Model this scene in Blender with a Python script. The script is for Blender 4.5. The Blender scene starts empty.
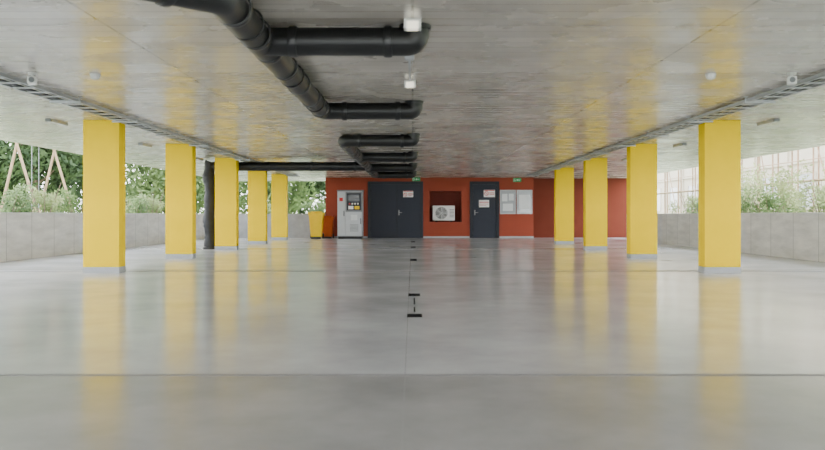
import bpy, bmesh, math, random
from mathutils import Vector, Matrix
random.seed(7)
scene = bpy.context.scene
COL = scene.collection
F = 918.0; CZ = 0.95; H = 2.5
PI = math.pi

# ------------------------------------------------------------------ materials
def srgb(r, g, b):
    def f(c):
        c /= 255.0
        return c/12.92 if c <= 0.04045 else ((c+0.055)/1.055)**2.4
    return (f(r), f(g), f(b), 1)

def mat(name, col, rough=0.5, metal=0.0, var=0.12, scale=6.0, bump=0.0, bscale=40.0, emit=0.0, spec=0.5, trans=0.0, coat=0.0):
    m = bpy.data.materials.new(name); m.use_nodes = True
    nt = m.node_tree; N = nt.nodes; L = nt.links
    b = N['Principled BSDF']
    tc = N.new('ShaderNodeTexCoord')
    n = N.new('ShaderNodeTexNoise'); n.inputs['Scale'].default_value = scale; n.inputs['Detail'].default_value = 4
    L.new(tc.outputs['Object'], n.inputs['Vector'])
    r = N.new('ShaderNodeValToRGB')
    r.color_ramp.elements[0].position = 0.3; r.color_ramp.elements[1].position = 0.7
    r.color_ramp.elements[0].color = tuple(c*(1-var) for c in col[:3])+(1,)
    r.color_ramp.elements[1].color = tuple(min(1, c*(1+var)) for c in col[:3])+(1,)
    L.new(n.outputs['Fac'], r.inputs['Fac'])
    L.new(r.outputs['Color'], b.inputs['Base Color'])
    b.inputs['Roughness'].default_value = rough
    b.inputs['Metallic'].default_value = metal
    b.inputs['Specular IOR Level'].default_value = spec
    b.inputs['Coat Weight'].default_value = coat
    if bump > 0:
        n2 = N.new('ShaderNodeTexNoise'); n2.inputs['Scale'].default_value = bscale; n2.inputs['Detail'].default_value = 5
        L.new(tc.outputs['Object'], n2.inputs['Vector'])
        bp = N.new('ShaderNodeBump'); bp.inputs['Strength'].default_value = bump; bp.inputs['Distance'].default_value = 0.02
        L.new(n2.outputs['Fac'], bp.inputs['Height']); L.new(bp.outputs['Normal'], b.inputs['Normal'])
    if emit > 0:
        L.new(r.outputs['Color'], b.inputs['Emission Color']); b.inputs['Emission Strength'].default_value = emit
    return m

M = {}
M['yellow'] = mat('yellow_paint', (.92, .63, 0.0, 1), 0.65, var=0.03, scale=2, spec=.04)
M['band'] = mat('grey_band', srgb(165, 168, 170), 0.5, var=0.05)
M['red'] = mat('terracotta_paint', srgb(152, 74, 56), 0.85, var=0.05, scale=1.5, spec=.12)
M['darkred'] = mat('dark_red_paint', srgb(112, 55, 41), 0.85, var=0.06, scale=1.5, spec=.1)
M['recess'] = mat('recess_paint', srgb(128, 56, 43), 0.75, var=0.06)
M['anthracite'] = mat('anthracite_steel', srgb(42, 47, 58), 0.5, var=0.04, spec=.3)
M['frame'] = mat('dark_frame', srgb(34, 38, 47), 0.45, var=0.04, spec=.3)
M['black'] = mat('black_pipe', srgb(14, 15, 17), 0.45, var=0.15, scale=4, bump=0.08, bscale=15)
M['black2'] = mat('black_coupling', srgb(20, 21, 24), 0.38, var=0.1)
M['wrap'] = mat('rough_black_wrap', srgb(24, 25, 28), 0.6, var=0.5, scale=7, bump=0.9, bscale=6)
M['steel'] = mat('galvanised_steel', srgb(176, 179, 182), 0.42, metal=0.15, var=0.06, scale=12)
M['cable'] = mat('grey_cable', srgb(110, 112, 115), 0.6, var=0.2)
M['dkcable'] = mat('black_cable', srgb(44, 44, 46), 0.6, var=0.2)
M['white'] = mat('white_plastic', srgb(232, 233, 230), 0.4, var=0.02)
M['lightgrey'] = mat('light_grey_enamel', srgb(178, 182, 185), 0.45, var=0.03)
M['panelgrey'] = mat('panel_grey', srgb(190, 194, 197), 0.45, var=0.03)
M['grey'] = mat('mid_grey', srgb(120, 123, 127), 0.5, var=0.05)
M['dark'] = mat('dark_gap', srgb(30, 31, 33), 0.6, var=0.1)
M['grate'] = mat('dark_grate', srgb(24, 25, 26), 0.9, var=0.1, spec=.03)
M['lamp'] = mat('lamp_diffuser', (1.0, 0.93, 0.75, 1), 0.4, var=0.01, emit=1.2)
M['lampoff'] = mat('opal_diffuser', srgb(205, 208, 210), 0.35, var=0.02)
M['signred'] = mat('sign_red', srgb(200, 40, 38), 0.5, var=0.02)
M['signwhite'] = mat('sign_white', srgb(240, 240, 238), 0.5, var=0.01)
M['signgreen'] = mat('sign_green', srgb(20, 140, 80), 0.4, var=0.02, emit=.2)
M['paper'] = mat('paper', srgb(215, 218, 218), 0.7, var=0.03)
M['board'] = mat('board_back', srgb(165, 170, 175), 0.25, var=0.05, coat=0.6)
M['chrome'] = mat('satin_metal', srgb(150, 150, 150), 0.4, metal=0.8, var=0.03)
M['binyellow'] = mat('bin_yellow', (.9, .6, 0.0, 1), 0.45, var=0.04, spec=.3)
M['binorange'] = mat('bin_orange', srgb(190, 90, 34), 0.5, var=0.04, spec=.2)
M['screen'] = mat('screen', srgb(38, 46, 54), 0.2, var=0.05)
M['blue'] = mat('label_blue', srgb(60, 110, 160), 0.5, var=0.03)
M['wood'] = mat('pale_wood', srgb(138, 114, 86), 0.7, var=0.2, scale=5)
M['bark'] = mat('bark', srgb(90, 76, 62), 0.9, var=0.3, scale=9, bump=0.5)
M['facade'] = mat('facade_plaster', srgb(180, 170, 152), 0.8, var=0.05, scale=1)
M['scaffold'] = mat('scaffold_tube', srgb(140, 112, 86), 0.5, var=0.2)
M['glass'] = mat('window_glass', srgb(122, 130, 134), 0.2, var=0.1)
M['seal'] = mat('joint_seal', srgb(118, 117, 116), 0.5, var=0.1)
M['seam'] = mat('floor_seam', srgb(128, 128, 128), 0.5, var=0.1, spec=.2)
M['seamfaint'] = mat('floor_seam_faint', srgb(166, 166, 165), 0.17, var=0.05, spec=.7)
M['block'] = mat('rough_grey_concrete', srgb(150, 150, 147), 0.85, var=0.15, scale=3, bump=.2, bscale=20)

def leafmat(name, c1, c2):
    m = bpy.data.materials.new(name); m.use_nodes = True
    nt = m.node_tree; N = nt.nodes; L = nt.links
    b = N['Principled BSDF']; out = N['Material Output']
    tc = N.new('ShaderNodeTexCoord'); n = N.new('ShaderNodeTexNoise'); n.inputs['Scale'].default_value = 1.7
    n.inputs['Detail'].default_value = 6
    L.new(tc.outputs['Object'], n.inputs['Vector'])
    r = N.new('ShaderNodeValToRGB'); r.color_ramp.elements[0].position = .35; r.color_ramp.elements[1].position = .65
    r.color_ramp.elements[0].color = c1; r.color_ramp.elements[1].color = c2
    L.new(n.outputs['Fac'], r.inputs['Fac']); L.new(r.outputs['Color'], b.inputs['Base Color'])
    b.inputs['Roughness'].default_value = .7; b.inputs['Specular IOR Level'].default_value = .25
    t = N.new('ShaderNodeBsdfTranslucent'); L.new(r.outputs['Color'], t.inputs['Color'])
    mx = N.new('ShaderNodeMixShader'); mx.inputs[0].default_value = .35
    L.new(b.outputs[0], mx.inputs[1]); L.new(t.outputs[0], mx.inputs[2]); L.new(mx.outputs[0], out.inputs['Surface'])
    return m
M['leafA'] = leafmat('leaf_green', srgb(66, 86, 48), srgb(116, 134, 82))
M['leafB'] = leafmat('leaf_dark', srgb(40, 58, 33), srgb(76, 96, 56))
M['leafC'] = leafmat('leaf_pale', srgb(98, 112, 70), srgb(150, 156, 108))

# floor : polished concrete
def floor_mat():
    m = bpy.data.materials.new('polished_concrete_floor'); m.use_nodes = True
    nt = m.node_tree; N = nt.nodes; L = nt.links; b = N['Principled BSDF']
    tc = N.new('ShaderNodeTexCoord')
    mp = N.new('ShaderNodeMapping'); mp.inputs['Scale'].default_value = (0.6, 0.5, 1)
    L.new(tc.outputs['Object'], mp.inputs['Vector'])
    n = N.new('ShaderNodeTexNoise'); n.inputs['Scale'].default_value = 1.7; n.inputs['Detail'].default_value = 8; n.inputs['Roughness'].default_value = .62
    L.new(mp.outputs[0], n.inputs['Vector'])
    r = N.new('ShaderNodeValToRGB'); r.color_ramp.elements[0].position = .32; r.color_ramp.elements[1].position = .68
    r.color_ramp.elements[0].color = srgb(186, 187, 188); r.color_ramp.elements[1].color = srgb(218, 219, 220)
    L.new(n.outputs['Fac'], r.inputs['Fac'])
    # the bay nearest the entrance was poured in a slightly darker batch
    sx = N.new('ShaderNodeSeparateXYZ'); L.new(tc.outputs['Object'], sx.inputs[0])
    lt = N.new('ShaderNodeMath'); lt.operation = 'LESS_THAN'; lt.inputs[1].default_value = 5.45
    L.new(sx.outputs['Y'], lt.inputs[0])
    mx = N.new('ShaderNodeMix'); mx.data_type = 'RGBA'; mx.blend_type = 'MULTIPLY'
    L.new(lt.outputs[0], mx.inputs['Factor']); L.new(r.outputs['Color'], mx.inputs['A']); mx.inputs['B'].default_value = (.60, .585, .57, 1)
    L.new(mx.outputs['Result'], b.inputs['Base Color'])
    n2 = N.new('ShaderNodeTexNoise'); n2.inputs['Scale'].default_value = 1.2; n2.inputs['Detail'].default_value = 3
    L.new(mp.outputs[0], n2.inputs['Vector'])
    mr = N.new('ShaderNodeMapRange'); mr.inputs['From Min'].default_value = .35; mr.inputs['From Max'].default_value = .65
    mr.inputs['To Min'].default_value = .145; mr.inputs['To Max'].default_value = .185
    L.new(n2.outputs['Fac'], mr.inputs['Value'])
    L.new(mr.outputs[0], b.inputs['Roughness'])
    b.inputs['Specular IOR Level'].default_value = .7
    return m
M['floor'] = floor_mat()

def ceil_mat():
    m = bpy.data.materials.new('board_marked_ceiling'); m.use_nodes = True
    nt = m.node_tree; N = nt.nodes; L = nt.links; b = N['Principled BSDF']
    tc = N.new('ShaderNodeTexCoord')
    br = N.new('ShaderNodeTexBrick')
    br.inputs['Scale'].default_value = 1.0; br.inputs['Brick Width'].default_value = 5.0; br.inputs['Row Height'].default_value = .25
    br.inputs['Mortar Size'].default_value = .008; br.inputs['Mortar Smooth'].default_value = .15
    br.inputs['Color1'].default_value = srgb(208, 202, 194); br.inputs['Color2'].default_value = srgb(188, 182, 174); br.inputs['Mortar'].default_value = srgb(140, 134, 126)
    L.new(tc.outputs['Object'], br.inputs['Vector'])
    # large shuttering panels
    b2 = N.new('ShaderNodeTexBrick'); b2.offset = 0.0
    b2.inputs['Scale'].default_value = 1.0; b2.inputs['Brick Width'].default_value = 2.5; b2.inputs['Row Height'].default_value = 2.5
    b2.inputs['Mortar Size'].default_value = .014; b2.inputs['Mortar Smooth'].default_value = .1
    b2.inputs['Color1'].default_value = (1, 1, 1, 1); b2.inputs['Color2'].default_value = (.88, .875, .86, 1); b2.inputs['Mortar'].default_value = (.62, .61, .59, 1)
    L.new(tc.outputs['Object'], b2.inputs['Vector'])
    mp = N.new('ShaderNodeMapping'); mp.inputs['Scale'].default_value = (.7, .8, 1)
    L.new(tc.outputs['Object'], mp.inputs['Vector'])
    n = N.new('ShaderNodeTexNoise'); n.inputs['Scale'].default_value = 1.3; n.inputs['Detail'].default_value = 7; n.inputs['Roughness'].default_value = .6
    L.new(mp.outputs[0], n.inputs['Vector'])
    r = N.new('ShaderNodeValToRGB'); r.color_ramp.elements[0].position = .34; r.color_ramp.elements[1].position = .66
    r.color_ramp.elements[0].color = (.78, .765, .74, 1); r.color_ramp.elements[1].color = (1.08, 1.075, 1.065, 1)
    L.new(n.outputs['Fac'], r.inputs['Fac'])
    mx = N.new('ShaderNodeMix'); mx.data_type = 'RGBA'; mx.blend_type = 'MULTIPLY'; mx.inputs['Factor'].default_value = 1
    L.new(br.outputs['Color'], mx.inputs['A']); L.new(r.outputs['Color'], mx.inputs['B'])
    mx2 = N.new('ShaderNodeMix'); mx2.data_type = 'RGBA'; mx2.blend_type = 'MULTIPLY'; mx2.inputs['Factor'].default_value = 1
    L.new(mx.outputs['Result'], mx2.inputs['A']); L.new(b2.outputs['Color'], mx2.inputs['B'])
    L.new(mx2.outputs['Result'], b.inputs['Base Color'])
    n2 = N.new('ShaderNodeTexNoise'); n2.inputs['Scale'].default_value = 2; n2.inputs['Detail'].default_value = 5
    L.new(mp.outputs[0], n2.inputs['Vector'])
    mr = N.new('ShaderNodeMapRange'); mr.inputs['From Min'].default_value = .35; mr.inputs['From Max'].default_value = .65
    mr.inputs['To Min'].default_value = .20; mr.inputs['To Max'].default_value = .33
    L.new(n2.outputs['Fac'], mr.inputs['Value']); L.new(mr.outputs[0], b.inputs['Roughness'])
    mpg = N.new('ShaderNodeMapping'); mpg.inputs['Scale'].default_value = (.7, 4, 1)
    L.new(tc.outputs['Object'], mpg.inputs['Vector'])
    ng = N.new('ShaderNodeTexNoise'); ng.inputs['Scale'].default_value = 1.6; ng.inputs['Detail'].default_value = 1
    L.new(mpg.outputs[0], ng.inputs['Vector'])
    ad = N.new('ShaderNodeMath'); ad.operation = 'MULTIPLY'; ad.inputs[1].default_value = -1.0
    L.new(br.outputs['Fac'], ad.inputs[0])
    ad2 = N.new('ShaderNodeMath'); ad2.operation = 'MULTIPLY_ADD'; ad2.inputs[1].default_value = .4
    L.new(ng.outputs['Fac'], ad2.inputs[0]); L.new(ad.outputs[0], ad2.inputs[2])
    bp = N.new('ShaderNodeBump'); bp.inputs['Strength'].default_value = .05; bp.inputs['Distance'].default_value = .01
    L.new(ad2.outputs[0], bp.inputs['Height']); L.new(bp.outputs['Normal'], b.inputs['Normal'])
    b.inputs['Specular IOR Level'].default_value = .6
    return m
M['ceiling'] = ceil_mat()

def conc_mat(name, c1, c2):
    m = bpy.data.materials.new(name); m.use_nodes = True
    nt = m.node_tree; N = nt.nodes; L = nt.links; b = N['Principled BSDF']
    tc = N.new('ShaderNodeTexCoord')
    mp = N.new('ShaderNodeMapping'); mp.inputs['Scale'].default_value = (1, 1, 5)
    L.new(tc.outputs['Object'], mp.inputs['Vector'])
    n = N.new('ShaderNodeTexNoise'); n.inputs['Scale'].default_value = 1.1; n.inputs['Detail'].default_value = 9; n.inputs['Roughness'].default_value = .65
    L.new(mp.outputs[0], n.inputs['Vector'])
    r = N.new('ShaderNodeValToRGB'); r.color_ramp.elements[0].position = .32; r.color_ramp.elements[1].position = .68
    r.color_ramp.elements[0].color = c1; r.color_ramp.elements[1].color = c2
    L.new(n.outputs['Fac'], r.inputs['Fac'])
    sx = N.new('ShaderNodeSeparateXYZ'); L.new(tc.outputs['Object'], sx.inputs[0])
    md = N.new('ShaderNodeMath'); md.operation = 'MODULO'; md.inputs[1].default_value = 1.25
    L.new(sx.outputs['Y'], md.inputs[0])
    lt = N.new('ShaderNodeMath'); lt.operation = 'LESS_THAN'; lt.inputs[1].default_value = .028
    L.new(md.outputs[0], lt.inputs[0])
    mx = N.new('ShaderNodeMix'); mx.data_type = 'RGBA'
    L.new(lt.outputs[0], mx.inputs['Factor']); L.new(r.outputs['Color'], mx.inputs['A']); mx.inputs['B'].default_value = tuple(c*.74 for c in c1[:3])+(1,)
    L.new(mx.outputs['Result'], b.inputs['Base Color'])
    b.inputs['Roughness'].default_value = .75
    return m
M['concrete'] = conc_mat('parapet_concrete', srgb(192, 190, 185), srgb(226, 224, 218))
M['ground'] = mat('outside_ground', srgb(140, 148, 114), 0.9, var=.2, scale=.8)

# ------------------------------------------------------------------ mesh helpers
def box(bm, x0, x1, y0, y1, z0, z1, bev=0.0):
    r = bmesh.ops.create_cube(bm, size=1.0)
    vs = r['verts']
    for v in vs:
        v.co = Vector((x0 + (v.co.x+.5)*(x1-x0), y0 + (v.co.y+.5)*(y1-y0), z0 + (v.co.z+.5)*(z1-z0)))
    if bev > 0:
        es = list({e for v in vs for e in v.link_edges})
        bmesh.ops.bevel(bm, geom=es, offset=bev, segments=2, profile=.7, affect='EDGES', clamp_overlap=True)

def fillet(pts, rad, n=8):
    pts = [Vector(p) for p in pts]
    out = [pts[0]]
    for i in range(1, len(pts)-1):
        a, p, c = pts[i-1], pts[i], pts[i+1]
        d1 = (a-p).normalized(); d2 = (c-p).normalized()
        ang = d1.angle(d2)
        t = min(rad/math.tan(ang/2), (a-p).length*.49, (c-p).length*.49)
        p1 = p+d1*t; p2 = p+d2*t
        for k in range(n+1):
            u = k/n
            out.append(p1*(1-u)**2 + p*2*u*(1-u) + p2*u*u)
    out.append(pts[-1])
    return out

def sweep(bm, pts, r, seg=24, caps=True):
    pts = [Vector(p) for p in pts]
    rings = []
    t0 = (pts[1]-pts[0]).normalized()
    if t0.length < .5: t0 = (pts[2]-pts[0]).normalized()
    up = Vector((0, 0, 1)) if abs(t0.z) < .9 else Vector((1, 0, 0))
    nrm = (up - t0*up.dot(t0)).normalized()
    prev = t0
    for i, p in enumerate(pts):
        if i == 0: t = t0
        elif i == len(pts)-1: t = (pts[i]-pts[i-1]).normalized()
        else: t = ((pts[i+1]-p).normalized()+(p-pts[i-1]).normalized()).normalized()
        if t.length < .5: t = prev.copy()
        q = prev.rotation_difference(t); nrm = q @ nrm; prev = t
        nrm = (nrm - t*nrm.dot(t)).normalized()
        bi = t.cross(nrm)
        rr = r[i] if isinstance(r, (list, tuple)) else r
        rings.append([bm.verts.new(p + (nrm*math.cos(2*PI*k/seg)+bi*math.sin(2*PI*k/seg))*rr) for k in range(seg)])
    for a, b in zip(rings[:-1], rings[1:]):
        for k in range(seg):
            bm.faces.new((a[k], a[(k+1) % seg], b[(k+1) % seg], b[k]))
    if caps:
        bm.faces.new(list(reversed(rings[0]))); bm.faces.new(rings[-1])

def cyl(bm, a, b, r, seg=20): sweep(bm, [a, b], r, seg)

def obj(name, bm, material, parent=None, smooth=False):
    bmesh.ops.recalc_face_normals(bm, faces=bm.faces[:])
    me = bpy.data.meshes.new(name); bm.to_mesh(me); bm.free()
    me.materials.append(material)
    if smooth:
        for p in me.polygons: p.use_smooth = True
        try: me.set_sharp_from_angle(angle=math.radians(40))
        except Exception: pass
    o = bpy.data.objects.new(name, me); COL.objects.link(o)
    if parent: o.parent = parent
    return o

def thing(name, label, cat, loc=(0, 0, 0), group=None, rz=0):
    o = bpy.data.objects.new(name, None); COL.objects.link(o)
    o.location = loc; o.rotation_euler = (0, 0, rz); o.empty_display_size = .1
    o['label'] = label; o['category'] = cat
    if group: o['group'] = group
    return o

def dup(root, loc, label, rz=None):
    r = root.copy(); COL.objects.link(r); r.location = loc; r['label'] = label
    if rz is not None: r.rotation_euler = (0, 0, rz)
    for ch in list(root.children):
        c = ch.copy(); COL.objects.link(c); c.parent = r
        for g in list(ch.children):
            d = g.copy(); COL.objects.link(d); d.parent = c
    return r

def struct(name, bm, m, label=None, cat=None, parent=None, smooth=False):
    o = obj(name, bm, m, parent, smooth)
    if not parent:
        o['kind'] = 'structure'
        if label: o['label'] = label
        if cat: o['category'] = cat
    return o

def B(): return bmesh.new()
def b1(*a, **k):
    bm = B(); box(bm, *a, **k); return bm

# ------------------------------------------------------------------ setting
HW = 8.3
struct('floor', b1(-HW-.2, HW+.9, -10, 42, -.2, 0), M['floor'], 'glossy polished grey concrete garage floor', 'floor')
struct('ceiling', b1(-HW-.2, HW+.9, -4, 42, H, H+.3), M['ceiling'], 'board-marked concrete garage ceiling with a dull shine', 'ceiling')
struct('wall_left', b1(-HW-.2, -HW, -10, 38.2, 0, 1.0, bev=.012), M['concrete'], 'low concrete parapet along the left side', 'wall')
struct('wall_right', b1(HW, HW+.2, -10, 35.6, 0, 1.0, bev=.012), M['concrete'], 'low concrete parapet along the right side', 'wall')
struct('wall_far_left', b1(-HW, -3.6, 38.0, 38.2, 0, 1.0, bev=.012), M['block'], 'low concrete parapet closing the far left corner', 'wall')
YB = 38.0
def grid_wall(x0, x1, z0, z1, y0, y1, holes):
    bm = B()
    xs = sorted({x0, x1} | {h[0] for h in holes} | {h[1] for h in holes})
    zs = sorted({z0, z1} | {h[2] for h in holes} | {h[3] for h in holes})
    for i in range(len(xs)-1):
        for j in range(len(zs)-1):
            cx = (xs[i]+xs[i+1])/2; cz = (zs[j]+zs[j+1])/2
            if any(h[0] < cx < h[1] and h[2] < cz < h[3] for h in holes): continue
            box(bm, xs[i], xs[i+1], y0, y1, zs[j], zs[j+1])
    bmesh.ops.remove_doubles(bm, verts=bm.verts[:], dist=1e-5)
    return bm
DD = (-1.78, .37, 0, 2.28); SD = (2.44, 3.52, 0, 2.28); RC = (.70, 2.03, .66, 1.94)
struct('wall_back', grid_wall(-3.6, 5.01, 0, H, YB, YB+.2, [DD, SD, RC]), M['red'], 'terracotta red painted end wall with doors and recess', 'wall')
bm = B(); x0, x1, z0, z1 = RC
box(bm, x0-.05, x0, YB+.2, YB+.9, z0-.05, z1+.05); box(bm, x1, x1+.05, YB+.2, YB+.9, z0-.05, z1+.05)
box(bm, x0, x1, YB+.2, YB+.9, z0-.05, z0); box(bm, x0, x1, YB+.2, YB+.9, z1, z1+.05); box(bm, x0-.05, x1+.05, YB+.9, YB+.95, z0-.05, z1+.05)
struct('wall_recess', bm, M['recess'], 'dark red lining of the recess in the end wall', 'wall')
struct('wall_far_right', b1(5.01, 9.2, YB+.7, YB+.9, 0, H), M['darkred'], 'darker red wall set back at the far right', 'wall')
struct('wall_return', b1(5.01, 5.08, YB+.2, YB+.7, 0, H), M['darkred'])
struct('baseboard_back', grid_wall(-3.6, 5.01, 0, .06, YB-.012, YB, [(-1.86, .45, -.01, .07), (2.36, 3.60, -.01, .07)]), M['band'])

# floor joints
struct('trim_1', b1(-HW, HW, 5.425, 5.47, 0, .002), M['seal'])
struct('trim_2', b1(-HW, HW, 15.48, 15.70, 0, .002), M['seam'])
struct('trim_3', b1(-HW, HW, 25.5, 25.9, 0, .002), M['seamfaint'])
struct('trim_4', b1(-.046, -.042, -10, 37.9, 0, .0006), M['seamfaint'])

# doors
def lever(parent, x, y, z, s):
    bm = B(); box(bm, x-.02, x+.02, y-.012, y, z-.11, z+.11, bev=.004)
    sweep(bm, fillet([(x, y, z), (x, y-.06, z), (x+s*.13, y-.06, z)], .02), .011, 10)
    o = obj('door_handle', bm, M['chrome'], parent, True); o['label'] = 'satin metal lever handle'
def door(idx, hole, splits, label):
    x0, x1, z0, z1 = hole
    bm = B()
    box(bm, x0-.07, x0+.05, YB-.03, YB+.12, 0, z1+.06); box(bm, x1-.05, x1+.07, YB-.03, YB+.12, 0, z1+.06); box(bm, x0+.05, x1-.05, YB-.03, YB+.12, z1-.05, z1+.06)
    box(bm, x0+.05, x1-.05, YB+.07, YB+.12, 0, z1-.05)  # added back slab, blocks bright sky from showing through the leaf gaps
    d = struct('door_%d' % idx, bm, M['frame'], label, 'door')
    xs = [x0+.05]+splits+[x1-.05]
    for a, b in zip(xs[:-1], xs[1:]):
        obj('door_leaf', b1(a+.012, b-.012, YB-.01, YB+.05, .012, z1-.054, bev=.005), M['anthracite'], d)
        bm = B()
        for hz in (.3, 1.9):
            cyl(bm, (a+.012, YB-.02, hz), (a+.012, YB-.02, hz+.12), .012, 10)
        obj('hinge', bm, M['frame'], d, True)
    return d
d1 = door(1, DD, [-.64], 'wide anthracite double steel door in the red wall')
lever(d1, -.56, YB-.01, 1.05, 1)
d2 = door(2, SD, [], 'single anthracite steel door between recess and notice boards')
lever(d2, 2.58, YB-.01, 1.05, 1)

# signs
def sign(name, label, x, z, w, h, y, rows, ring=None):
    t = thing(name, label, 'sign', (x, y, z))
    obj('plate', b1(-w/2, w/2, -.006, 0, -h/2, h/2, bev=.002), M['signwhite'], t)
    bm = B()
    for (a, b, c, d) in rows: box(bm, a*w/2, b*w/2, -.008, -.006, c*h/2, d*h/2)
    if ring:
        cx, cz, rr = ring
        pts = [(cx+rr*math.cos(k*PI/12), -.008, cz+rr*math.sin(k*PI/12)) for k in range(25)]
        sweep(bm, pts, rr*.16, 6)
        cyl(bm, (cx-rr*.7, -.008, cz+rr*.7), (cx+rr*.7, -.008, cz-rr*.7), rr*.14, 6)
    obj('marking', bm, M['signred'], t)
    return t
ylf = YB-.01
sign('safety_sign', 'red and white sign high on the double door', -.18, 1.82, .42, .26, ylf, [(-.95, .95, .75, .95), (0, .9, .1, .25), (0, .9, -.25, -.1), (0, .7, -.6, -.45)], (-.12, -.03, .07))
sign('safety_sign', 'upper red and white sign on the single door', 3.18, 1.84, .46, .30, ylf, [(-.95, .95, .72, .95), (0, .9, .1, .25), (0, .9, -.3, -.15)], (-.12, -.0, .08))
sign('safety_sign', 'lower white sign with red marks on the single door', 2.96, 1.42, .42, .30, ylf, [(-.9, .9, .3, .5), (-.9, .9, -.15, -.05), (-.9, .4, -.5, -.4)])

# exit signs hanging from ceiling
def exit_sign(x, y, z, label):
    t = thing('exit_sign', label, 'exit sign', (x, y, z), 'green exit signs at the far wall')
    obj('housing', b1(-.16, .16, -.025, .025, -.075, .075, bev=.008), M['signgreen'], t)
    bm = B(); box(bm, .02, .12, -.029, -.025, -.01, .01)
    v = [bm.verts.new(p) for p in ((.02, -.029, .04), (.02, -.029, -.04), (-.03, -.029, 0))]; bm.faces.new(v)
    box(bm, -.14, -.13, -.029, -.025, -.055, .055); box(bm, -.13, -.07, -.029, -.025, .047, .055)
    cyl(bm, (-.095, -.029, .032), (-.095, -.025, .032), .011, 12)
    cyl(bm, (-.097, -.027, .02), (-.084, -.027, -.013), .009, 8)
    cyl(bm, (-.084, -.027, -.013), (-.112, -.027, -.05), .007, 8); cyl(bm, (-.084, -.027, -.013), (-.058, -.027, -.045), .007, 8)
    obj('pictogram', bm, M['signwhite'], t)
    for sx in (-.1, .1):
        bm = B(); cyl(bm, (sx, 0, .07), (sx, 0, H-z), .008, 8); obj('hanger', bm, M['steel'], t)
exit_sign(.15, 36.5, 2.37, 'green exit sign hanging in front of the double door')
exit_sign(4.16, 36.5, 2.34, 'green exit sign hanging in front of the notice boards')

# notice boards
def notice(x0, x1, label, papers):
    t = thing('notice_board', label, 'notice board', ((x0+x1)/2, YB, .99), 'pair of notice boards on the red wall')
    w = (x1-x0)/2; h = 1.0
    obj('back_panel', b1(-w+.03, w-.03, -.03, 0, .03, h-.03), M['board'], t)
    bm = B(); box(bm, -w, -w+.04, -.05, 0, 0, h); box(bm, w-.04, w, -.05, 0, 0, h); box(bm, -w+.04, w-.04, -.05, 0, 0, .04); box(bm, -w+.04, w-.04, -.05, 0, h-.04, h)
    obj('frame', bm, M['steel'], t)
    for (px, pz, pw, ph) in papers:
        obj('paper', b1(px-pw/2, px+pw/2, -.033, -.03, pz-ph/2, pz+ph/2), M['paper'], t)
notice(3.62, 4.27, 'notice board next to the single door', [(-.13, .68, .22, .31), (.14, .7, .2, .28), (0, .28, .42, .3)])
notice(4.31, 4.96, 'notice board nearest the right end of the red wall', [(0, .5, .45, .6)])

# air conditioner in recess
t = thing('air_conditioner', 'white outdoor air conditioning unit inside the wall recess', 'air conditioner', (1.30, YB+.32, .66))
obj('casing', b1(-.46, .46, -.17, .17, .06, .68, bev=.02), M['white'], t)
obj('foot', b1(-.36, -.26, -.18, .18, 0, .06), M['dark'], t); obj('foot', b1(.26, .36, -.18, .18, 0, .06), M['dark'], t)
obj('fan_opening', (lambda bm: (cyl(bm, (-.1, -.175, .37), (-.1, -.165, .37), .265, 40), bm)[1])(B()), M['dark'], t)
bm = B()
for k in range(5):
    a = k*2*PI/5
    p = [(-.1+r*math.cos(a+o), -.18+dy, .37+r*math.sin(a+o)) for r, o, dy in ((.05, -.3, 0), (.24, -.25, -.008), (.24, .35, .004), (.05, .4, .002))]
    bm.faces.new([bm.verts.new(q) for q in p])
cyl(bm, (-.1, -.19, .37), (-.1, -.17, .37), .06, 20)
obj('fan', bm, M['grey'], t)
bm = B()
for rr in (.07, .11, .15, .19, .23, .265):
    sweep(bm, [(-.1+rr*math.cos(k*PI/16), -.195, .37+rr*math.sin(k*PI/16)) for k in range(33)], .006 if rr < .26 else .014, 6)
for k in range(8):
    a = k*PI/4; cyl(bm, (-.1, -.195, .37), (-.1+.265*math.cos(a), -.195, .37+.265*math.sin(a)), .005, 6)
obj('grille', bm, M['white'], t)
bm = B()
for k in range(6): box(bm, .24, .42, -.176, -.17, .2+k*.06, .225+k*.06)
obj('side_louvre', bm, M['grey'], t)

# control cabinet (stands clear of the wall)
t = thing('control_cabinet', 'tall light grey control cabinet left of the double door', 'cabinet', (-2.50, YB-.95, 0))
obj('plinth', b1(-.47, .47, -.36, .38, 0, .1), M['dark'], t)
obj('body', b1(-.5, .5, -.38, .4, .1, 1.90, bev=.012), M['lightgrey'], t)
obj('top_cover', b1(-.52, .52, -.41, .42, 1.90, 1.95, bev=.01), M['grey'], t)
dl = obj('cabinet_door', b1(-.485, -.2, -.40, -.38, .14, 1.87, bev=.006), M['panelgrey'], t)
dr = obj('cabinet_door', b1(-.17, .485, -.40, -.38, .14, 1.05, bev=.006), M['panelgrey'], t)
du = obj('cabinet_door', b1(-.17, .485, -.40, -.38, 1.08, 1.87, bev=.006), M['grey'], t)
obj('handle', b1(-.25, -.22, -.43, -.40, .9, 1.12, bev=.004), M['dark'], dl)
obj('handle', b1(.42, .45, -.43, -.40, .6, .82, bev=.004), M['dark'], dr)
p = obj('control_panel', b1(-.12, .44, -.408, -.40, 1.14, 1.82, bev=.003), M['frame'], t)
obj('screen', b1(-.06, .38, -.412, -.408, 1.5, 1.76), M['screen'], p)
for i in range(4):
    o = obj('button', b1(-.04+i*.11, .02+i*.11, -.418, -.408, 1.37, 1.43, bev=.004), M['signred'] if i == 0 else M['signwhite'], p)
o = obj('notice_label', b1(-.06, .14, -.412, -.408, 1.18, 1.31), M['signwhite'], p)
o = obj('notice_label', b1(.19, .38, -.412, -.408, 1.18, 1.31), M['binyellow'], p)
bm = B()
for k in range(6): box(bm, 0, .34, -.404, -.40, .3+k*.05, .32+k*.05)
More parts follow.
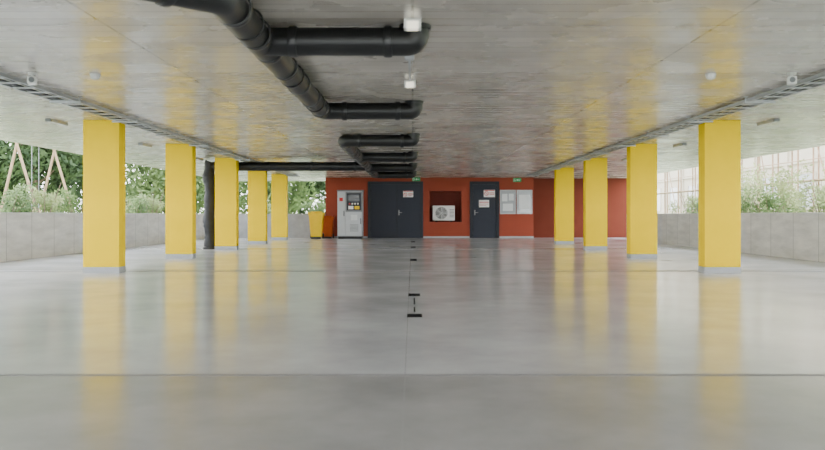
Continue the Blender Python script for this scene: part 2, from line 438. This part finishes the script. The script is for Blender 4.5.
obj('vent', bm, M['grey'], t)
obj('notice_label', b1(.04, .3, -.404, -.40, .74, .96), M['paper'], t)
obj('warning_plate', b1(-.42, -.28, -.404, -.40, 1.5, 1.64), M['signred'], t)

# bins
def bin_(x, y, m, label, rz=0, s=1.0):
    t = thing('wheeled_bin', label, 'bin', (x, y, 0), None, rz)
    bm = B()
    lo = [(-.2, -.22), (.2, -.22), (.2, .2), (-.2, .2)]; hi = [(-.27, -.3), (.27, -.3), (.27, .27), (-.27, .27)]
    a = [bm.verts.new((px*s, py*s, .06*s)) for px, py in lo]; c = [bm.verts.new((px*s, py*s, .93*s)) for px, py in hi]
    for k in range(4): bm.faces.new((a[k], a[(k+1) % 4], c[(k+1) % 4], c[k]))
    bm.faces.new(a[::-1]); bm.faces.new(c)
    bmesh.ops.bevel(bm, geom=bm.edges[:], offset=.025*s, segments=2, affect='EDGES')
    obj('body', bm, m, t)
    obj('rim', b1(-.29*s, .29*s, -.32*s, .29*s, .9*s, .95*s, bev=.01), m, t)
    bm = B(); box(bm, -.3*s, .3*s, -.34*s, .26*s, .95*s, 1.0*s, bev=.02); box(bm, -.2*s, .2*s, -.22*s, .18*s, .995*s, 1.04*s, bev=.02)
    obj('lid', bm, m, t)
    bm = B(); cyl(bm, (-.22*s, .33*s, .95*s), (.22*s, .33*s, .95*s), .016*s, 10)
    cyl(bm, (-.2*s, .27*s, .92*s), (-.2*s, .33*s, .95*s), .014*s, 8); cyl(bm, (.2*s, .27*s, .92*s), (.2*s, .33*s, .95*s), .014*s, 8)
    obj('handle', bm, m, t)
    for sx in (-1, 1):
        bm = B(); cyl(bm, (sx*.2*s, .22*s, .1*s), (sx*.26*s, .22*s, .1*s), .1*s, 20); obj('wheel', bm, M['dark'], t, True)
    bm = B(); box(bm, -.18*s, .18*s, -.28*s, -.2*s, 0, .08*s); obj('front_foot', bm, M['dark'], t)
bin_(-3.84, 36.75, M['binyellow'], 'bright yellow wheeled bin beside the concrete parapet end', s=1.05)
bin_(-3.46, 37.6, M['binorange'], 'orange wheeled bin partly hidden behind the yellow bin', s=.88)

# columns
def column(x, y, label, first=[]):
    if first: return dup(first[0], (x, y, 0), label)
    t = thing('column', label, 'column', (x, y, 0), 'yellow columns in two rows')
    obj('shaft', b1(-.295, .295, 0, .34, .1, H, bev=.008), M['yellow'], t)
    o = obj('base_band', b1(-.298, .298, -.003, .343, 0, .1, bev=.004), M['band'], t); o['label'] = 'light grey painted base band'
    first.append(t); return t
for i, w in enumerate(['nearest', 'second nearest', 'third', 'fourth', 'farthest']):
    column(-5.09, 15+5*i, 'yellow painted column, %s in the left row' % w)
for i, w in enumerate(['nearest', 'second nearest', 'third', 'farthest']):
    column(5.07-.03*i, 15+5*i, 'yellow painted column, %s in the right row' % w)

# black pipes
PR = .115; PZ = H-.02-PR; MX = -1.225
def ring(bm, p, ax, r=PR+.014, w=.07):
    p = Vector(p); ax = Vector(ax).normalized()
    sweep(bm, [p-ax*w/2, p-ax*w*.49, p-ax*w*.3, p+ax*w*.3, p+ax*w*.49, p+ax*w/2], [PR*.98, r-.006, r, r, r-.006, PR*.98], 24, caps=False)
def coupling(par, p, ax, r=PR+.014):
    bm = B(); ring(bm, p, ax, r); obj('coupling', bm, M['black2'], par, True)
def branch(par, y, x_from=MX, x_to=0.02):
    bm = B()
    sweep(bm, fillet([(x_from, y, PZ), (x_to, y, PZ), (x_to, y, H)], .125, 8), PR, 24)
    obj('branch_pipe', bm, M['black'], par, True)
    coupling(par, (x_to-.22, y, PZ), (1, 0, 0))
    bm = B(); sweep(bm, [(x_to, y, H-.035), (x_to, y, H)], PR+.015, 24); obj('ceiling_collar', bm, M['black2'], par, True)
def strap(par, p):
    x, y, z = p; bm = B()
    sweep(bm, [(x+(PR+.006)*math.cos(k*PI/12), y, z+(PR+.006)*math.sin(k*PI/12)) for k in range(25)], .008, 8)
    box(bm, x-.006, x+.006, y-.012, y+.012, z+PR, H)
    obj('strap', bm, M['dark'], par, True)

p1 = thing('drain_pipe', 'thick black ceiling drain pipe nearest the camera, bending to the upper left', 'pipe', (0, 0, 0))
bm = B()
sweep(bm, fillet([(-3.6, 3.5, PZ), (MX-.02, 5.95, PZ), (MX, 12.5, PZ), (.02, 12.5, PZ), (.02, 12.5, H)], .16, 10), PR, 24)
obj('main_run', bm, M['black'], p1, True)
branch(p1, 7.5)
bm = B(); sweep(bm, [(.02, 12.5, H-.035), (.02, 12.5, H)], PR+.015, 24); obj('ceiling_collar', bm, M['black2'], p1, True)
for y in (6.3, 7.18, 7.82, 8.8, 9.9, 11.0, 12.1): coupling(p1, (MX, y, PZ), (0, 1, 0))
for x in (MX+.3, -.2): coupling(p1, (x, 12.5, PZ), (1, 0, 0))
coupling(p1, (MX+.25, 7.5, PZ), (1, 0, 0)); coupling(p1, (MX-.3, 5.67, PZ), (1, 1, 0))
for y in (6.8, 9.3, 11.5): strap(p1, (MX, y, PZ))

p2 = thing('drain_pipe', 'far black ceiling drain pipe with side run down beside the third left column', 'pipe', (0, 0, 0))
M2 = -1.32
bm = B()
sweep(bm, fillet([(.02, 17.5, H), (.02, 17.5, PZ), (M2, 17.5, PZ), (M2, 32.5, PZ), (.02, 32.5, PZ), (.02, 32.5, H)], .16, 10), PR, 24)
obj('main_run', bm, M['black'], p2, True)
for y in (22.5, 27.5): branch(p2, y, M2)
for y in (17.5, 32.5):
    bm = B(); sweep(bm, [(.02, y, H-.035), (.02, y, H)], PR+.015, 24); obj('ceiling_collar', bm, M['black2'], p2, True)
    coupling(p2, (-.2, y, PZ), (1, 0, 0)); coupling(p2, (M2+.3, y, PZ), (1, 0, 0))
for y in (18, 19.5, 21, 22.2, 22.8, 24.9, 26.0, 27.2, 27.8, 30, 32): coupling(p2, (M2, y, PZ), (0, 1, 0))
for y in (20.2, 24, 29): strap(p2, (M2, y, PZ))
DX = -5.64; DY = 25.52; SZ = 2.30
bm = B(); sweep(bm, fillet([(M2, DY, SZ), (DX, DY, SZ), (DX, DY, 2.0)], .13, 10), .125, 24); obj('side_run', bm, M['black'], p2, True)
for x in (-1.6, -2.8, -4.0): coupling(p2, (x, DY, SZ), (1, 0, 0), .138)
bm = B()
rr = random.Random(3); pts = []; rad = []
for i in range(44):
    z = .05+(2.43-.05)*i/43
    pts.append((DX+.02*math.sin(i*.31)+rr.uniform(-.008, .008), DY+rr.uniform(-.008, .008), z)); rad.append(.155+.016*math.sin(i*.55+1)+rr.uniform(-.008, .008))
sweep(bm, pts, rad, 20); o = obj('wrapped_downpipe', bm, M['wrap'], p2, True); o['label'] = 'thick rough black wrapped downpipe'
bm = B(); sweep(bm, [(DX, DY, 0), (DX, DY, .06)], .18, 24); obj('floor_collar', bm, M['black2'], p2, True)

# cable trays
def tray(sgn, label):
    t = thing('cable_tray', label, 'cable tray', (0, 0, 0), None)
    xa, xb = sorted((sgn*4.38, sgn*4.70)); z0 = H-.066; y0, y1 = 3.0, 35.8
    bm = B()
    for a, b in ((xa, xa+.035), (xb-.035, xb)): box(bm, a, b, y0, y1, z0, z0+.004)
    box(bm, xa, xa+.006, y0, y1, z0, z0+.04); box(bm, xb-.006, xb, y0, y1, z0, z0+.04)
    y = y0+.1
    while y < y1-.1:
        box(bm, xa+.035, xb-.035, y, y+.08, z0, z0+.01); y += .4
    obj('tray', bm, M['steel'], t)
    y = 4.5
    while y < y1:
        bm = B()
        box(bm, xa-.045, xb+.045, y-.02, y+.02, z0-.022, z0)
        for x in (xa-.028, xb+.028): cyl(bm, (x, y, z0-.022), (x, y, H-.004), .007, 8)
        for x in (xa-.028, xb+.028): box(bm, x-.03, x+.03, y-.03, y+.03, H-.012, H)
        obj('bracket', bm, M['steel'], t); y += 2.5
    for k, (r, dx, m) in enumerate([(.013, .08, 'cable'), (.010, .13, 'dkcable'), (.011, .22, 'cable')]):
        bm = B(); pts = []
        for i in range(60):
            yy = y0+(y1-y0)*i/59
            pts.append((xa+dx+.004*math.sin(i*.7+k), yy, z0+.011+r))
        sweep(bm, pts, r, 8); obj('cable', bm, M[m], t, True)
tray(-1, 'long galvanised cable tray along the left column row')
tray(1, 'long galvanised cable tray along the right column row')

# batten lights in outer bays
def batten(x, y, label, first=[]):
    if first: return dup(first[0], (x, y, H), label)
    t = thing('batten_light', label, 'ceiling light', (x, y, H), 'batten lights in the outer bays')
    obj('housing', b1(-.05, .05, -.36, .36, -.025, .002), M['lightgrey'], t)
    obj('diffuser', b1(-.042, .042, -.33, .33, -.05, -.025, bev=.01), M['lampoff'], t)
    for s in (-1, 1): obj('end_cap', b1(-.048, .048, s*.345-.02, s*.345+.02, -.048, 0, bev=.008), M['grey'], t)
    first.append(t)
for s, side in ((-1, 'left'), (1, 'right')):
    for i, w in enumerate(['nearest', 'second', 'third', 'farthest']):
        batten(s*5.85, 15.1+5*i, 'batten light outside the %s column row, %s from the camera' % (side, w))

# central ceiling lights
def downlight(x, y, label, first=[]):
    if first: return dup(first[0], (x, y, H), label)
    t = thing('ceiling_lamp', label, 'ceiling lamp', (x, y, H), 'small square lamps along the ceiling centre')
    obj('housing', b1(-.068, .068, -.068, .068, -.075, 0, bev=.006), M['white'], t)
    obj('diffuser', b1(-.045, .045, -.071, .045, -.079, -.02, bev=.004), M['lamp'], t)
    first.append(t)
downlight(.0, 7.3, 'square ceiling lamp in front of the nearest pipe branch')
downlight(-.03, 10.6, 'square ceiling lamp between first and second pipe branches')
t = thing('conduit', 'short straight pale conduit with small box on the ceiling behind the nearest pipe branch', 'conduit', (-.03, 8.9, H))
bm = B(); box(bm, -.011, .011, .05, 1.63, -.022, 0); obj('tube', bm, M['lightgrey'], t)
obj('junction_box', b1(-.045, .045, -.05, .05, -.045, 0, bev=.006), M['lightgrey'], t)

# detectors and sensors
def detector(x, y, label, first=[]):
    if first: return dup(first[0], (x, y, H), label)
    t = thing('smoke_detector', label, 'smoke detector', (x, y, H), 'white smoke detectors on the ceiling')
    bm = B(); sweep(bm, [(0, 0, 0), (0, 0, -.015)], .06, 24); obj('base', bm, M['white'], t, True)
    bm = B(); sweep(bm, [(0, 0, -.015), (0, 0, -.035), (0, 0, -.055), (0, 0, -.062)], [.05, .052, .038, .015], 24); obj('sensor_head', bm, M['white'], t, True)
    first.append(t)
detector(-3.49, 10.1, 'white smoke detector on the ceiling left of the pipes')
detector(3.28, 10.1, 'white smoke detector on the ceiling right of the pipes')
def camera_(x, y, label, rz, first=[]):
    if first: return dup(first[0], (x, y, H), label, rz)
    t = thing('security_camera', label, 'camera', (x, y, H), 'white cameras beside the cable trays', rz)
    bm = B(); sweep(bm, [(0, 0, 0), (0, 0, -.02)], .05, 20); obj('mount', bm, M['white'], t, True)
    bm = B(); cyl(bm, (0, 0, -.02), (0, 0, -.06), .018, 12); obj('arm', bm, M['white'], t, True)
    bm = B(); box(bm, -.045, .045, -.1, .07, -.13, -.05, bev=.014); obj('body', bm, M['white'], t)
    bm = B(); cyl(bm, (0, -.108, -.09), (0, -.095, -.09), .03, 16); obj('lens', bm, M['grey'], t, True)
    first.append(t)
camera_(-4.14, 10.0, 'small white ceiling camera beside the left cable tray', .3)
camera_(4.13, 10.0, 'small white ceiling camera beside the right cable tray', -.3)

# floor gullies
def gully(x, y, label, sy=1.0, first=[]):
    if first:
        r = dup(first[0], (x, y, 0), label); r.scale = (1, sy, 1); return r
    t = thing('floor_drain', label, 'floor drain', (x, y, 0), 'dark drain gratings along the floor centre')
    bm = B(); box(bm, -.07, .07, -.12, -.105, 0, .006); box(bm, -.07, .07, .105, .12, 0, .006); box(bm, -.07, -.058, -.105, .105, 0, .006); box(bm, .058, .07, -.105, .105, 0, .006)
    obj('frame', bm, M['grate'], t)
    bm = B(); box(bm, -.058, .058, -.105, .105, 0, .002)
    for k in range(5): box(bm, -.058, .058, -.095+k*.042, -.075+k*.042, .002, .005)
    obj('grate', bm, M['grate'], t); first.append(t)
for y, l, sy in ((8.65, 'nearest to the camera', 1), (10.9, 'second from the camera', 1.2), (19.4, 'third from the camera', 3.2), (27.0, 'fourth from the camera', 4), (32.5, 'nearest the double door', 4.5)):
    gully(.02, y, 'small dark floor drain grating, ' + l, sy)
for (y0, y1, l) in ((8.98, 9.45, 'short narrow dark slot behind the nearest floor drain'), (9.75, 10.5, 'narrow dark slot in front of the second floor drain')):
    o = obj('drain_slot', b1(.013, .027, y0, y1, 0, .003), M['grate']); o['label'] = l; o['category'] = 'drain slot'

# ------------------------------------------------------------------ outside
GZ = .35
bm = B(); box(bm, -160, -HW-.2, -60, 220, GZ-.3, GZ); box(bm, HW+.95, 160, -60, 220, GZ-.3, GZ); box(bm, -HW-.2, HW+.95, 42.0, 220, GZ-.3, GZ)
box(bm, -HW-.2, HW+.95, -60, -10, -.3, -.02)
struct('ground', bm, M['ground'], 'pale grassy ground outside the garage', 'ground')

def leafmesh(name, blobs, n, size):
    vs = []; fs = []
    rnd = random.Random(n*7+len(blobs))
    tot = sum(b[3]**2 for b in blobs)
    for (bx, by, bz, br, sq) in blobs:
        k = int(n*br*br/tot)
        for _ in range(k):
            d = Vector((rnd.gauss(0, 1), rnd.gauss(0, 1), rnd.gauss(0, 1))).normalized()*br*(rnd.random()**.45)
            c = Vector((bx, by, bz))+Vector((d.x, d.y, d.z*sq))
            a = Vector((rnd.gauss(0, 1), rnd.gauss(0, 1), rnd.gauss(0, 1))).normalized()
            b = a.orthogonal().normalized(); s = size*rnd.uniform(.6, 1.3)
            i = len(vs)
            vs += [c-a*s, c+b*s*.45, c+a*s, c-b*s*.45]
            fs.append((i, i+1, i+2, i+3))
    me = bpy.data.meshes.new(name); me.from_pydata([tuple(v) for v in vs], [], fs); me.update()
    return me
def plant_proto(name, cat, group, blobs, n, size, lm, trunk_paths):
    t = thing(name, '', cat, (0, 0, 0), group)
    me = leafmesh('foliage', blobs, n, size); me.materials.append(lm)
    o = bpy.data.objects.new('foliage', me); COL.objects.link(o); o.parent = t
    bm = B()
    for pts, r0, r1 in trunk_paths:
        m_ = len(pts); sweep(bm, pts, [r0+(r1-r0)*i/(m_-1) for i in range(m_)], 10)
    obj('trunk' if cat == 'tree' else 'stem', bm, M['bark'], t, True)
    return t
R = random.Random(5)
def crown(h, w, nb, low):
    return [(R.uniform(-w, w)*.6, R.uniform(-w, w)*.6, R.uniform(low, h), R.uniform(.7, 1.3)*w*.4, .8) for _ in range(nb)]
def trunk(h):
    T = [([(0, 0, 0), (.05, .02, h*.3), (-.05, .05, h*.6), (0, 0, h*.9)], .16, .04)]
    for k in range(5):
        a = k*1.3; z = h*(.3+.1*k)
        T.append(([(0, 0, z), (math.cos(a)*.7, math.sin(a)*.7, z+.5), (math.cos(a)*1.3, math.sin(a)*1.3, z+1.2)], .06, .015))
    return T
tA = plant_proto('tree', 'tree', 'trees beyond the left parapet', crown(5.5, 2.6, 24, 1.0), 9000, .15, M['leafA'], trunk(5.5))
tB = plant_proto('tree', 'tree', 'trees beyond the left parapet', crown(6.0, 2.6, 26, .7), 10500, .16, M['leafB'], trunk(6.0))
spots = [(tB, -15.9, 38.5, 'dark green tree nearest beyond the left parapet, seen past the nearest column'),
         (tA, -20.2, 43, 'light green tree standing behind the nearest dark green tree on the left'),
         (tA, -12.2, 45.5, 'light green tree seen between first and second left columns'),
         (tB, -25.6, 51.5, 'dark green tree at the far left edge behind the timber poles'),
         (tA, -8.2, 52, 'light green tree seen between second and third left columns'),
         (tB, -13.0, 60, 'dark green tree seen between the third and fourth left columns'),
         (tB, -5.6, 60, 'dark green tree seen above the far left parapet and bins'),
         (tB, -18.6, 52, 'dark green tree farthest back on the left'),
         ]
used = set()
for k, (p, x, y, l) in enumerate(spots):
    if id(p) not in used:
        used.add(id(p)); p.location = (x, y, GZ); p['label'] = l
    else: dup(p, (x, y, GZ), l, k*1.1)
def shrub_blobs(w, h, nb): return [(R.uniform(-w, w), R.uniform(-w, w), R.uniform(.25, h), R.uniform(.2, .36), 1.0) for _ in range(nb)]
def stems(w, h): return [([(0, 0, 0), (math.cos(k)*w*.4, math.sin(k)*w*.4, h*.5), (math.cos(k)*w, math.sin(k)*w, h)], .02, .006) for k in range(7)]
sA = plant_proto('shrub', 'shrub', 'shrubs outside the parapets', shrub_blobs(.55, 1.35, 14), 1000, .065, M['leafC'], stems(.5, 1.5))
sB = plant_proto('shrub', 'shrub', 'shrubs outside the parapets', shrub_blobs(.6, 1.1, 16), 1200, .06, M['leafA'], stems(.5, 1.1))
# wispy plant: a few upright stems with leaves along them
wst = []; wbl = []
for k in range(14):
    a = k*2.4; r0 = .1+.09*(k % 5); h = R.uniform(1.0, 2.3); lean = R.uniform(.15, .5)
    p0 = Vector((math.cos(a)*r0, math.sin(a)*r0, 0)); p2_ = p0+Vector((math.cos(a)*lean, math.sin(a)*lean, h)); pm = (p0+p2_)/2+Vector((0, 0, .1))
    wst.append(([p0, pm, p2_], .008, .003))
    for j in range(7):
        u = .15+.85*j/6; q = p0*(1-u)+p2_*u; wbl.append((q.x, q.y, q.z, .2, 1.1))
sC = plant_proto('tall_weed', 'weed', 'wispy plants outside the right parapet', wbl, 2200, .065, M['leafC'], wst)
ords = ['first', 'second', 'third', 'fourth', 'fifth', 'sixth', 'seventh', 'eighth', 'ninth', 'tenth', 'eleventh', 'twelfth']
us = set()
def put_shrub(p, x, y, l, rz):
    if id(p) not in us:
        us.add(id(p)); p.location = (x, y, GZ); p['label'] = l; p.rotation_euler.z = rz
    else: dup(p, (x, y, GZ), l, rz)
for k, y in enumerate([20.5, 23, 25.5, 28, 30.6, 33.2, 35.8]):
    put_shrub(sB if k % 2 else sA, -10.1-.2*R.random(), y, '%s shrub from the camera along the outside of the left parapet' % ords[k], k*PI/2)
for k, (x, y) in enumerate([(10.2, 20.6), (10.5, 23.4), (10.2, 26.2), (10.5, 29.0), (10.2, 31.8), (10.5, 34.6)]):
    put_shrub(sB if k % 2 == 0 else sA, x, y, '%s low shrub from the camera outside the right parapet' % ords[k], k*PI/2)
for k, (x, y) in enumerate([(12.6, 25.0), (13.0, 27.6), (12.6, 30.2), (13.1, 32.8), (12.7, 35.4), (13.2, 38.0)]):
    put_shrub(sC, x, y, '%s wispy tall weed from the camera outside the right parapet' % ords[k], k*PI/2+.2*k)
for k, x in enumerate([-7.4, -4.6]):
    put_shrub(sB if k % 2 else sA, x, 43.8, '%s shrub from the left behind the far left parapet' % ords[k], k*2.)

# timber play frame: two A-frames of leaning poles with a ridge beam
t = thing('play_frame', 'leaning timber poles of a play frame outside at the far left', 'play frame', (-13.15, 30.5, GZ), None, 0)
for yy in (0, 3.2):
    for (xb, xt) in ((.85, -.12), (-.75, .1)):
        bm = B(); cyl(bm, (xb, yy+.1, 0), (xt, yy, 3.35), .045, 12); obj('leg', bm, M['wood'], t, True)
bm = B(); cyl(bm, (0, -.2, 3.25), (0, 3.4, 3.25), .05, 12); obj('ridge_beam', bm, M['wood'], t, True)
for y in (1.2, 1.8):
    bm = B(); cyl(bm, (0, y, 3.22), (0, y, .5), .012, 6); obj('rope', bm, M['cable'], t)
obj('seat', b1(-.12, .12, 1.15, 1.85, .47, .51, bev=.01), M['dark'], t)

# pale building on the right, with scaffold
t = thing('apartment_building', 'pale plaster building standing beyond the right parapet', 'building', (22, 38, GZ))
obj('facade', b1(0, 12, 0, 50, 0, 12), M['facade'], t)
for k in range(10):
    bm = B(); box(bm, -.12, 0, k*5.2, k*5.2+.4, 0, 12); obj('pilaster', bm, M['facade'], t)
    if k < 9:
        y = k*5.2+1.6
        bm = B(); box(bm, -.06, .02, y, y+.1, .9, 3.0); box(bm, -.06, .02, y+2.3, y+2.4, .9, 3.0); box(bm, -.06, .02, y+.1, y+2.3, .9, 1.0); box(bm, -.06, .02, y+.1, y+2.3, 2.9, 3.0)
        wf = obj('window', bm, M['facade'], t); obj('pane', b1(-.03, 0, y+.1, y+2.3, 1.0, 2.9), M['glass'], wf)
obj('cornice', b1(-.1, 0, 0, 50, 3.5, 3.7), M['facade'], t)
t = thing('scaffold', 'rust-toned tube scaffold in front of the pale building', 'scaffold', (18.6, 38, GZ))
ys = [0, 1.9, 4.6, 6.3, 9.4, 11.2, 14.1, 16.6, 19.8, 22.4, 26.2, 29.0, 33.3, 37.0, 41.0]
for y in ys:
    for x in (0, 1.0):
        bm = B(); cyl(bm, (x, y, 0), (x, y, 8), .045, 8); obj('upright', bm, M['scaffold'], t, True)
for z in (3.2, 6.0):
    bm = B(); cyl(bm, (0, 0, z), (0, 41, z), .025, 8); obj('rail', bm, M['scaffold'], t, True)
for k in (1, 4, 7, 10):
    bm = B(); cyl(bm, (0, ys[k], 0), (0, ys[k+1], 4.4), .03, 8); obj('brace', bm, M['scaffold'], t, True)
for z in (2.2, 4.4): obj('deck', b1(.05, .95, 0, 41, z+.02, z+.06), M['wood'], t)

# ------------------------------------------------------------------ light
w = bpy.data.worlds.new('sky'); scene.world = w; w.use_nodes = True
nt = w.node_tree; bg = nt.nodes['Background']
tc = nt.nodes.new('ShaderNodeTexCoord'); sp = nt.nodes.new('ShaderNodeSeparateXYZ'); nt.links.new(tc.outputs['Generated'], sp.inputs[0])
rp = nt.nodes.new('ShaderNodeValToRGB'); rp.color_ramp.elements[0].position = 0; rp.color_ramp.elements[0].color = (1, 1, .99, 1)
rp.color_ramp.elements[1].position = .8; rp.color_ramp.elements[1].color = (.76, .86, 1, 1)
nt.links.new(sp.outputs['Z'], rp.inputs['Fac']); nt.links.new(rp.outputs['Color'], bg.inputs['Color'])
bg.inputs['Strength'].default_value = 13.5

# ------------------------------------------------------------------ camera
cd = bpy.data.cameras.new('camera'); cam = bpy.data.objects.new('camera', cd); COL.objects.link(cam)
cam.location = (0, 0, CZ); cam.rotation_euler = (PI/2, 0, 0)
cd.sensor_width = 36; cd.lens = F/825*36; cd.shift_y = -10/825; cd.shift_x = 0
cd.clip_end = 500; cd.clip_start = .05
cd.dof.use_dof = True; cd.dof.focus_distance = 22; cd.dof.aperture_fstop = 2.8
scene.camera = cam
